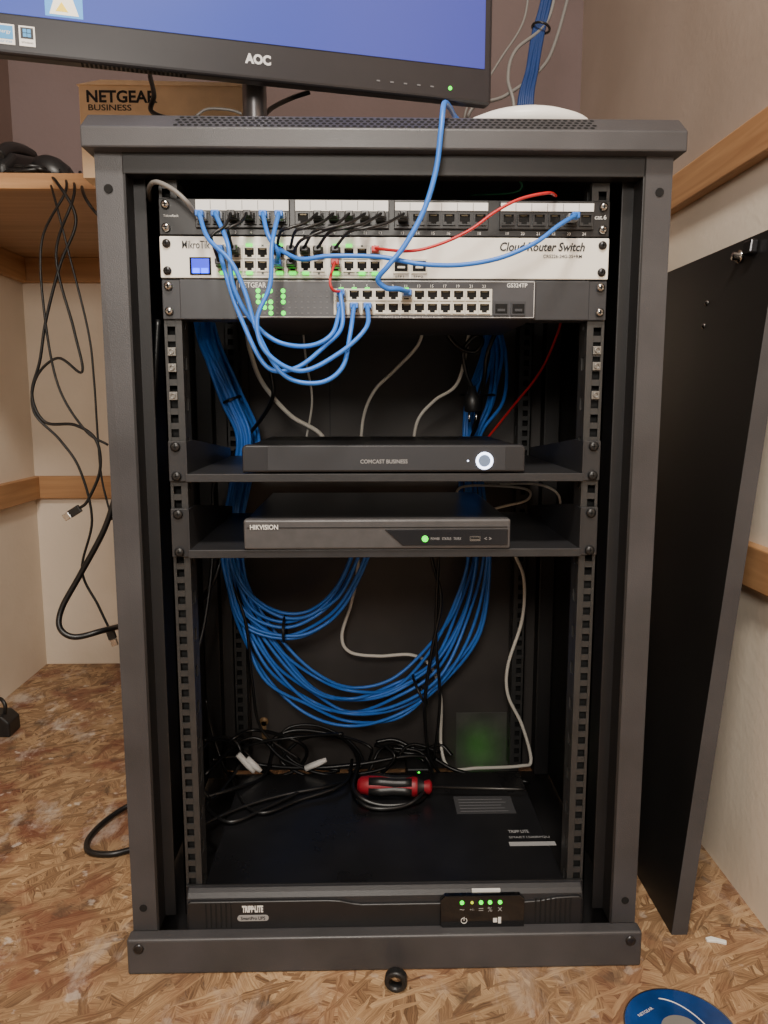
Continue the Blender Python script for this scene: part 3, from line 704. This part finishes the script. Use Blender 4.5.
k = MB().revolve([(0, .0001), (0, .005), (.010, .007), (.014, .0115), (.034, .012), (.036, .010), (.036, .0001)], W(472, 386, .25), (.05, .05, -1), 0, 16)
e_ = W(472, 386, .25)+Vector((.05, .05, -1)).normalized()*.036
for dx in (-.005, .005): k.revolve([(0, .0001), (0, .0016), (.014, .0016), (.015, .0001)], e_+Vector((dx, 0, 0)), (.05, .05, -1), 1, 8)
pl = k.done("plug", [M_black, M_chrome], None); pl.parent = hp; pl.location = pl.location-hp.location
cable("cable", LK2, [(500, 322, .24), (488, 352, .24), (484, 380, .25), (478, 420, .29), (470, 440, .33)], .003, M_blackc, GKK)
cable("cable", "black cable following the rack side down to the base", [(222, 560, .34), (245, 620, .32), (252, 680, .33), (262, 730, .34), (300, 760, .34)], .0024, M_blackc, GKK)
LT = "tangled black power cable lying on the battery backup"; HT = UT+.006; GTT = "tangled black cables on the battery backup"
tang = [
 [(204, 740, .30), (225, 741, .33), (245, 752, .35), (262, 768, .34), (290, 782, .31), (330, 780, .31), (362, 765, .33), (350, 742, .36), (318, 726, .38), (288, 728, .38), (280, 745, .36), (300, 765, .34), (340, 770, .33)],
 [(212, 760, .32), (235, 757, .34), (262, 765, .34), (310, 768, .33), (360, 764, .33), (410, 756, .34), (440, 760, .35)],
 [(200, 826, 0, HT), (240, 808, 0, HT), (280, 796, 0, HT), (330, 786, 0, HT), (365, 776, .32), (380, 750, .35), (400, 745, .37), (425, 762, .35)],
 [(196, 800, 0, HT), (230, 790, 0, HT), (262, 778, .3), (272, 755, .35), (275, 738, .37), (300, 730, .38), (342, 738, .38), (358, 760, .34), (354, 790, 0, HT+.01), (380, 805, 0, HT), (420, 800, 0, HT), (428, 780, .3)],
 [(375, 745, .38), (400, 752, .36), (430, 757, .35), (455, 770, .34), (490, 778, .32), (530, 782, .31)],
 [(206, 700, .34), (212, 732, .34), (228, 775, .31), (255, 812, 0, HT), (300, 800, 0, HT), (345, 783, 0, HT+.004), (352, 760, .34)],
 [(205, 775, .28), (240, 742, .35), (262, 740, .36), (285, 760, .34), (330, 775, .32), (385, 768, .33), (410, 745, .36), (440, 752, .36)],
 [(350, 770, .33), (356, 796, 0, HT+.003), (372, 808, 0, HT), (404, 806, 0, HT), (424, 792, 0, HT+.006), (432, 772, .32), (420, 752, .35), (392, 748, .36)],
 [(376, 742, .38), (395, 740, .38), (420, 750, .37), (440, 745, .38), (452, 756, .37)],
 [(198, 755, .28), (214, 738, .32), (236, 742, .34), (240, 762, .32), (222, 790, 0, HT), (206, 806, 0, HT), (230, 822, 0, HT), (270, 806, 0, HT), (300, 792, 0, HT)],
]
for T in tang: cable("cable", LT, T, random.choice((.0026, .003, .0036)), M_blackc, GTT)
for j in range(3):
    u0 = (300, 340, 262)[j]; v0 = random.uniform(754, 766); ru = (70, 55, 44)[j]; rv = random.uniform(13, 24); ph = random.uniform(0, 6)
    T = [(u0+ru*math.cos(ph+a*.7)+random.uniform(-5, 5), v0+rv*math.sin(ph+a*.7)+random.uniform(-3, 3), .325+.03*random.random()) for a in range(9)]
    cable("cable", LT, T, random.choice((.0024, .003)), M_blackc, GTT)
for (u, v, a, s_) in ((246, 763, 1.0, 1.4), (316, 777, -.5, 1.3), (254, 774, .9, 1.1)):
    c = W(u, v, .315); c.z = max(c.z, UT+.014); d = Vector((math.cos(a), .0, math.sin(a)*-.8)).normalized()
    MB().revolve([(-.014*s_, .00001), (-.014*s_, .005), (.004*s_, .005), (.014*s_, .0035), (.014*s_, .00001)], c, d, 0, 12).done("cable_tag", M_tag, None, label="white paper tag wrapped on a black cable", cat="cable tag", group="white tags on black cables")

ad = thing("added_adapter", "small black adapter added as visible source of the green glow", "power adapter", (.07, .41, .014))  # made-up adapter giving the green glow a visible source
MB().box(.045, .085, .385, .43, .0145, .052).done("case", M_black, ad, bevel=.003)
MB().cyl((.066, .3855, .045), (0, -1, 0), .002, .001).done("indicator_light", M_ledg, ad)

# screwdriver
a = WZ(357, 785, UT+.019); b_ = WZ(432, 787, UT+.017); d = (b_-a).normalized()
sd = thing("screwdriver", "dark red and black screwdriver lying on the battery backup", "screwdriver", (a.x, a.y, UT))
ln = (b_-a).length
prof = [(0, .0001), (.001, .008), (.006, .0125), (.02, .0145), (.035, .0145), (.055, .0118), (.07, .0125), (.085, .0145), (ln-.022, .0135), (ln-.012, .0085), (ln-.004, .011), (ln, .007), (ln, .0001)]
MB().revolve(prof, a, d, 0, 24, True, [0, 0, 0, 0, 0, 0, 0, 0, 1, 0, 0, 0]).done("handle", [M_redgrip, M_black], sd)
gp = MB()
pp1 = d.cross(Vector((0, 0, 1))).normalized(); qq1 = d.cross(pp1)
for k_ in range(5):
    an = k_*math.pi*2/5+.3; o = (pp1*math.cos(an)+qq1*math.sin(an))
    gp.tube([a+d*t+o*r for t, r in ((.018, .0092), (.036, .0104), (.055, .0080), (.07, .0088), (ln-.03, .0096))], .0076, 0, 8)
gp.done("grip", M_black, sd)
MB().revolve([(0, .0001), (0, .0022), (.128, .0022), (.135, .0016), (.137, .0001)], b_, d, 0, 12).done("shaft", mat("dull_steel", S(66, 64, 62), .4, .8), sd)

# ------------------------------------------------------------------ monitor on top of the rack
mo = thing("computer_monitor", "black widescreen computer monitor with blue screen standing on the rack top", "monitor", (-.14, .06, ZCAP))
ZB = 1.0145; mw = .275; mh = .335; bz = .038
def loc(k):
    for v in k.v: v += Vector((-.14, .06, 0))
    return k
loc(MB().box(-mw, mw, .0, .018, ZB, ZB+mh)).done("housing", mat("monitor_bezel", S(36, 34, 37), .3, 0, .06, 50), mo, bevel=.004, segs=3)
loc(MB().box(-mw+.02, mw-.02, .018, .05, ZB+.02, ZB+mh-.03)).done("rear_cover", M_black, mo, bevel=.012, segs=3)
loc(MB().box(-mw+.010, mw-.010, -.0012, .0, ZB+bz, ZB+mh-.010)).done("screen", M_screen, mo)
loc(MB().box(-mw+.064, -mw+.100, -.0014, -.0012, ZB+bz+.002, ZB+bz+.03, 2).prism([(-mw+.068, ZB+bz+.004), (-mw+.096, ZB+bz+.004), (-mw+.090, ZB+bz+.022), (-mw+.074, ZB+bz+.022)], -.0017, -.0014, m=0).prism([(-mw+.074, ZB+bz+.007), (-mw+.086, ZB+bz+.007), (-mw+.080, ZB+bz+.016)], -.002, -.0017, m=1)).done("screen_icon", [M_icon, M_icony, M_iconb], mo)
loc(MB().text("AOC", (0.002, -.0006, ZB+.021), w=.028, h=.0105, bold=.05)).done("lettering", mat("logo_silver", S(205, 205, 205), .35, .5), mo, flat=True)
loc(MB().cyl((.223, .0, ZB+.013), (0, -1, 0), .0022, .001)).done("indicator_light", M_ledg, mo)
kk = MB()
for i in range(5): kk.box(.135+i*.016, .139+i*.016, -.0006, 0, ZB+.012, ZB+.0135)
loc(kk).done("button_marks", M_gdim, mo)
loc(MB().box(-mw+.012, -mw+.034, -.0006, 0, ZB+.009, ZB+.028, 0).box(-mw+.0135, -mw+.0325, -.0009, -.0006, ZB+.014, ZB+.0265, 1).text("energy", (-mw+.024, -.001, ZB+.020), w=.013, m=0).text("ENERGY STAR", (-mw+.023, -.001, ZB+.0115), w=.017, m=1)).done("sticker", [M_offw, M_cyan], mo, label="white and blue energy rating sticker")
k = MB().box(-mw+.038, -mw+.053, -.0006, 0, ZB+.009, ZB+.028, 0).box(-mw+.0395, -mw+.0515, -.0008, -.0006, ZB+.016, ZB+.0265, 2)
for i in (0, 1):
    for j in (0, 1): k.box(-mw+.0418+i*.004, -mw+.0452+i*.004, -.0011, -.0008, ZB+.0176+j*.004, ZB+.021+j*.004, 1)
k.text("Windows", (-mw+.0455, -.0009, ZB+.0125), w=.011, m=2)
loc(k).done("sticker", [M_offw, M_cyan, M_dkprint], mo, label="white sticker with a blue four-pane logo")
k = MB()
for i in range(24): k.box(-.18+i*.0045, -.1775+i*.0045, .003, .012, ZB-.0006, ZB+.0006)
loc(k).done("vent_slots", M_hole, mo)
loc(MB().revolve([(0, .014), (.10, .014)], (.003, .055, ZCAP+.006), (0, 0, 1), 0, 24).box(-.03, .03, .03, .06, ZB+.06, ZB+.12, 0)).done("neck", mat("neck_metal", S(120, 118, 120), .28, .8), mo, label="dark metal monitor neck")
loc(MB().revolve([(0, .0001), (0, .09), (.004, .09), (.006, .082), (.007, .02), (.007, .0001)], (.003, .075, ZCAP), (0, 0, 1), 0, 40)).done("stand_base", M_black, mo)
mo.rotation_euler = (0, 0, math.radians(13.4))

# cardboard box
bx0, bx1 = Xu(79, 100, .24), Xu(247, 100, .24); zt = Zv(88, .24)
cb = thing("cardboard_box", "brown cardboard box with dark printing standing on the rack top", "box", ((bx0+bx1)/2, .32, ZCAP))
MB().box(bx0, bx1, .24, .42, ZCAP, zt).done("carton", M_card, cb, bevel=.001)
MB().prism([(bx0-.002, zt), (bx0+.03, zt+.006), (bx1, zt+.004), (bx1, zt)], .238, .30).done("flap", M_cardd, cb)
t = MB(); t.text("NETGEAR", (Xu(122, 99, .2395), .2395, Zv(99, .2395)), w=.092, h=.0155, bold=.03)
t.text("BUSINESS", (Xu(110, 110, .2395), .2395, Zv(110, .2395)), w=.056, h=.0075, bold=.01)
t.done("lettering", M_dkprint, cb, flat=True)

MBd = MB().revolve([(0, .0001), (0, .070), (.010, .079), (.020, .077), (.027, .062), (.031, .035), (.032, .0001)], (.163, .11, ZCAP), (0, 0, 1), 0, 40)
dm = thing("wireless_access_point", "round white plastic wireless access point on the rack top", "access point", (.163, .11, ZCAP))
MBd.done("housing", M_offw, dm)
MB().revolve([(0, .071), (.002, .071), (.002, .068)], (.163, .11, ZCAP), (0, 0, 1), 0, 40).done("base_ring", M_greyc, dm)

# cables above and behind the rack
GT = "blue cables hanging behind the rack top"
def tail(u, x2):
    p = W(u, 170, .49); return [p, Vector((p.x, .50, .5)), Vector((x2, .50, .1)), Vector((x2, .51, .0045)), Vector((x2-.05, .56, .0045))]
for j in range(7):
    o = j*2.7; jj = random.uniform(-2, 2)
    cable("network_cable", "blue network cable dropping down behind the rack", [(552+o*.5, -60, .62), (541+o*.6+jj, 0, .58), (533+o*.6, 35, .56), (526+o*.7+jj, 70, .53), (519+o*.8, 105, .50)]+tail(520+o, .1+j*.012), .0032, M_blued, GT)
GT2 = "thin cables hanging behind the rack top"
cable("cable", "thin white cable dropping down behind the rack", [(560, -40, .6), (548, 20, .57), (516, 50, .54), (508, 78, .51), (514, 108, .49)]+tail(512, .22), .003, M_greyc, GT2)
cable("cable", "thin grey cable dropping down behind the rack", [(530, -30, .6), (524, 20, .58), (500, 60, .54), (478, 95, .5), (465, 115, .48)]+tail(465, .05), .002, M_greyc, GT2)
cable("cable", "thin grey cable dropping down behind the rack", [(575, -30, .66), (556, 40, .6), (540, 70, .55), (505, 96, .5), (470, 112, .48)]+tail(472, .03), .003, M_greyc, GT2)
cable("cable", "black cable lying along the rack top beside the monitor neck", [(150, 76, .20), (154, 95, .17), (152, 112, .16), (180, 122, .15)], .003, M_blackc)
cable("cable", "black cable arched behind the monitor neck", [(262, 118, .14), (272, 108, .17), (292, 98, .2), (310, 92, .2)], .003, M_blackc)
cable("cable", "thin pale cable lying on the rack top by the neck", [(196, 116, .1), (208, 109, .1), (230, 110, .1), (242, 114, .1)], .0016, M_greyc)
tie(541, 28, .565, (.3, 0, 1), .015, .018)

# ------------------------------------------------------------------ clutter on wooden shelf
ZS = 1.0225
r0 = thing("desk_phone", "flat black plastic desk phone with wedge body on the wooden shelf", "desk phone", (-.66, .56, ZS))
MB().prism([(.47, ZS), (.47, ZS+.022), (.51, ZS+.050), (.60, ZS+.070), (.64, ZS+.070), (.64, ZS)], -.76, -.595, 'x').done("case", M_black, r0, bevel=.009, segs=4)
MB().tube(crom([(-.615, .485, ZS+.036), (-.615, .53, ZS+.062), (-.615, .58, ZS+.074), (-.615, .62, ZS+.078)], 6), .011, 0, 10).done("handset", M_black, r0)
k = MB()
for i in range(3):
    for j in range(4): k.box(-.72+i*.022, -.707+i*.022, .514+j*.02, .524+j*.02, ZS+.048+j*.0045, ZS+.055+j*.0045)
k.done("keypad", M_ngr2, r0)
for q in range(2):
    cc = MB(); path = []
    ph = random.random()*6
    for a in range(14):
        an = a*.75+ph
        path.append((-.570+.012*q+.026*math.cos(an)+random.uniform(-.006, .006), .475+.012*math.sin(an)+random.uniform(-.004, .004), ZS+.008+.003*math.sin(an*1.3+q)+.005*q))
    cc.tube(crom(path, 5), .0034, 0, 7).done("cable", M_blackc, None, label="black cable heaped in a loose coil on the wooden shelf", cat="cable", group="coiled cables on the wooden shelf")
s2 = thing("round_speaker", "solid rounded black speaker on the wooden shelf edge", "speaker", (-.535, .53, ZS))
sm = MB().revolve([(0, .0001), (0, .026), (.006, .033), (.020, .035), (.034, .031), (.046, .020), (.051, .008), (.052, .0001)], (-.535, .53, ZS), (0, 0, 1), 0, 28)
for v_ in sm.v: v_.x += (v_.z-ZS)*.35*-1
sm.done("housing", M_black, s2)
MB().revolve([(0, .034), (.003, .0365), (.006, .034)], (-.539, .53, ZS+.010), (0, 0, 1), 0, 28).done("rim", M_gloss, s2)

GL = "thin black cables hanging from the wooden shelf"; LL = "thin black cable hanging in loose loops off the wooden shelf"
YL = .43
hang = [
 ([(45, 172, .50), (58, 184, YL), (76, 220, YL), (60, 265, YL), (46, 320, YL), (40, 360, YL), (32, 395, YL), (45, 422, YL), (75, 425, YL), (96, 440, YL), (100, 470, YL), (88, 500, YL), (80, 508, YL)], .0025),
 ([(60, 170, .50), (66, 190, YL), (42, 240, YL), (44, 310, YL), (58, 385, YL), (85, 430, YL), (108, 445, YL)], .002),
 ([(70, 170, .50), (74, 195, YL), (56, 255, YL), (74, 330, YL), (82, 372, YL), (58, 358, YL), (36, 378, YL), (34, 412, YL), (60, 440, YL), (80, 470, YL), (92, 520, YL), (82, 570, YL), (98, 605, YL), (109, 628, YL)], .0022),
 ([(80, 172, .50), (84, 195, YL), (97, 214, YL), (104, 216, YL)], .0026),
 ([(48, 176, .49), (54, 196, YL), (68, 250, YL), (88, 330, YL), (94, 380, YL), (98, 440, YL), (102, 480, YL), (112, 520, YL)], .0018),
]
for i, (T, r) in enumerate(hang):
    o = cable("cable", LL if i not in (0, 2) else "thin black cable with a data plug dangling off the wooden shelf", T, r, M_blackc, GL)
    if i in (0, 2):
        P = pos(T[-1]); dd = Vector((-.8, 0, -.5)).normalized() if i == 0 else Vector((.3, 0, -1)).normalized()
        k = MB(); s = dd.cross(Vector((0, 1, 0)))
        def bx(l0, l1, w_, h_, mi):
            vs = [P+dd*l+s*a_*w_/2+Vector((0, 1, 0))*b__*h_/2 for l in (l0, l1) for b__ in (-1, 1) for a_ in (-1, 1)]
            k.add(vs, [(0, 2, 3, 1), (4, 5, 7, 6), (0, 1, 5, 4), (2, 6, 7, 3), (0, 4, 6, 2), (1, 3, 7, 5)], mi)
        bx(0, .02, .013, .008, 0); bx(.02, .032, .0115, .005, 1)
        pl = k.done("plug", [M_black, M_chrome], None, bevel=.001); pl.parent = o; pl.location = pl.location-o.location
cable("cable", "thick black cable looping out beside the rack", [(118, 488, .40), (104, 530, .40), (80, 575, .40), (62, 608, .39), (60, 628, .38), (75, 637, .38), (105, 630, .40), (135, 622, .47), (170, 610, .5)], .0048, M_blackc)
cable("cable", "black cable lying on the strand board floor beside the rack", [(150, 800, 0, .02), (128, 806, 0, .012), (104, 822, 0, .006), (88, 840, 0, .005), (90, 852, 0, .005), (112, 854, 0, .005), (140, 848, 0, .005), (165, 850, 0, .006)], .0045, M_blackc)

# ------------------------------------------------------------------ removed side panel leaning on the wall
sp = thing("steel_panel", "dark grey steel cabinet panel leaning upright against the wall", "metal panel", (.362, .27, 0))
k = MB(); k.box(.362, .364, .037, .50, 0, .865, 1)
k.box(.362, .382, .037, .039, 0, .865, 0); k.box(.362, .382, .498, .50, 0, .865, 0); k.box(.362, .382, .037, .5, 0, .002, 0); k.box(.362, .382, .037, .5, .863, .865, 0)
k.box(.380, .382, .037, .05, 0, .865, 0)
k.done("panel_sheet", [M_frame, mat("panel_black", S(22, 21, 21), .5, 0, .2, 8)], sp, bevel=.0008)
MB().revolve([(0, .0001), (0, .008), (.004, .008), (.005, .005), (.011, .005), (.011, .0001)], (.362, .12, .845), (-1, 0, 0), 0, 16).done("latch_stud", M_chrome, sp, label="chrome latch stud")
MB().box(.352, .362, .08, .10, .842, .858).done("catch_bracket", M_screw, sp, bevel=.002)
for z in (.80, .77): MB().revolve([(0, .004), (.002, .003), (.003, .0001)], (.362, .20, z), (-1, 0, 0), 0, 12).done("rivet", M_chrome, sp)
sp.rotation_euler = (0, math.radians(5.0), 0)

# ------------------------------------------------------------------ things on the floor
f = WZ(396, 990, 0)
MB().revolve([(-.006, .0075), (-.006, .0115), (-.004, .013), (.004, .013), (.006, .0115), (.006, .0075), (-.006, .0075)], (f.x, f.y, .013), (.15, 1, 0), 0, 28).done("rubber_ring", M_black, None, label="small black rubber ring lying in front of the rack", cat="rubber ring")
f = WZ(682, 1032, 0)
ds = thing("compact_disc", "blue printed compact disc lying on the strand board floor", "compact disc", (f.x, f.y, 0))
MB().revolve([(0, .021), (0, .0585), (.0012, .0585), (.0012, .021), (0, .021)], (f.x, f.y, .0005), (0, 0, 1), 0, 64, False).done("disc_face", M_disc, ds)
MB().revolve([(0, .0585), (0, .06), (.0012, .06), (.0012, .0585), (0, .0585)], (f.x, f.y, .0005), (0, 0, 1), 0, 64, False).done("disc_rim", M_chrome, ds)
MB().revolve([(0, .0075), (0, .021), (.0013, .021), (.0013, .0075), (0, .0075)], (f.x, f.y, .0005), (0, 0, 1), 0, 40, False).done("hub", M_greyc, ds)
MB().tube([Vector((f.x-.012+.046*math.cos(a), f.y-.03+.075*math.sin(a), .0019)) for a in [.5+i*.09 for i in range(12)]], .0006, 0, 6).done("disc_line", M_white, ds)
MB().text("NETGEAR", (f.x-.030, f.y+.026, .002), w=.022, plane='top', rot=.5).done("lettering", M_white, ds, flat=True)
f = WZ(716, 942, 0)
MB().prism([(f.x-.012, f.y+.004), (f.x-.004, f.y+.006), (f.x+.012, f.y-.002), (f.x+.010, f.y-.007), (f.x, f.y-.003), (f.x-.012, f.y-.001)], 0.0003, .004, 'z').done("plastic_scrap", M_offw, None, bevel=.0008, label="small white plastic scrap on the floor", cat="scrap")
f = WZ(4, 738, 0)
wa = thing("plug_adapter", "black plug adapter lying on the floor by the wall", "plug", (f.x, f.y, 0))
MB().prism([(f.x-.05, 0.0003), (f.x-.05, .045), (f.x-.004, .045), (f.x+.012, .03), (f.x+.012, .0003)], f.y, f.y+.05).done("adapter_body", M_black, wa, bevel=.004, segs=3)
MB().tube(crom([(f.x-.005, f.y+.02, .035), (f.x-.003, f.y+.02, .062), (f.x-.02, f.y+.03, .07), (f.x-.045, f.y+.05, .03)], 6), .004).done("cord", M_blackc, wa)

# ------------------------------------------------------------------ light
def area(name, loc_, target, size, energy, col):
    ld = bpy.data.lights.new(name, 'AREA'); ld.size = size; ld.energy = energy; ld.color = col; ld.shape = 'DISK'
    o = bpy.data.objects.new(name, ld); COL.objects.link(o); o.location = loc_
    o.rotation_euler = (Vector(target)-Vector(loc_)).to_track_quat('-Z', 'Y').to_euler(); return o
area("ceiling_lamp", (-.05, -1.0, 2.15), (0, .1, .4), .3, 38, (1, .91, .80))
area("front_fill", (-.15, -1.5, 1.2), (0, .2, .5), .35, 17, (1, .92, .82))  # unseen fill light added behind the camera to brighten the rack front
gl = bpy.data.lights.new("green_lamp", 'SPOT'); gl.energy = .045; gl.color = (.12, 1, .04); gl.shadow_soft_size = .01
gl.spot_size = math.radians(95); gl.spot_blend = .8
go = bpy.data.objects.new("green_lamp", gl); COL.objects.link(go); go.location = W(488, 775, .385)
go.rotation_euler = (Vector((go.location.x, .449, go.location.z+.014))-go.location).to_track_quat('-Z', 'Y').to_euler()
w = bpy.data.worlds.new("world"); bpy.context.scene.world = w; w.use_nodes = True
bg = w.node_tree.nodes["Background"]; bg.inputs[0].default_value = (1, .93, .86, 1); bg.inputs[1].default_value = .16
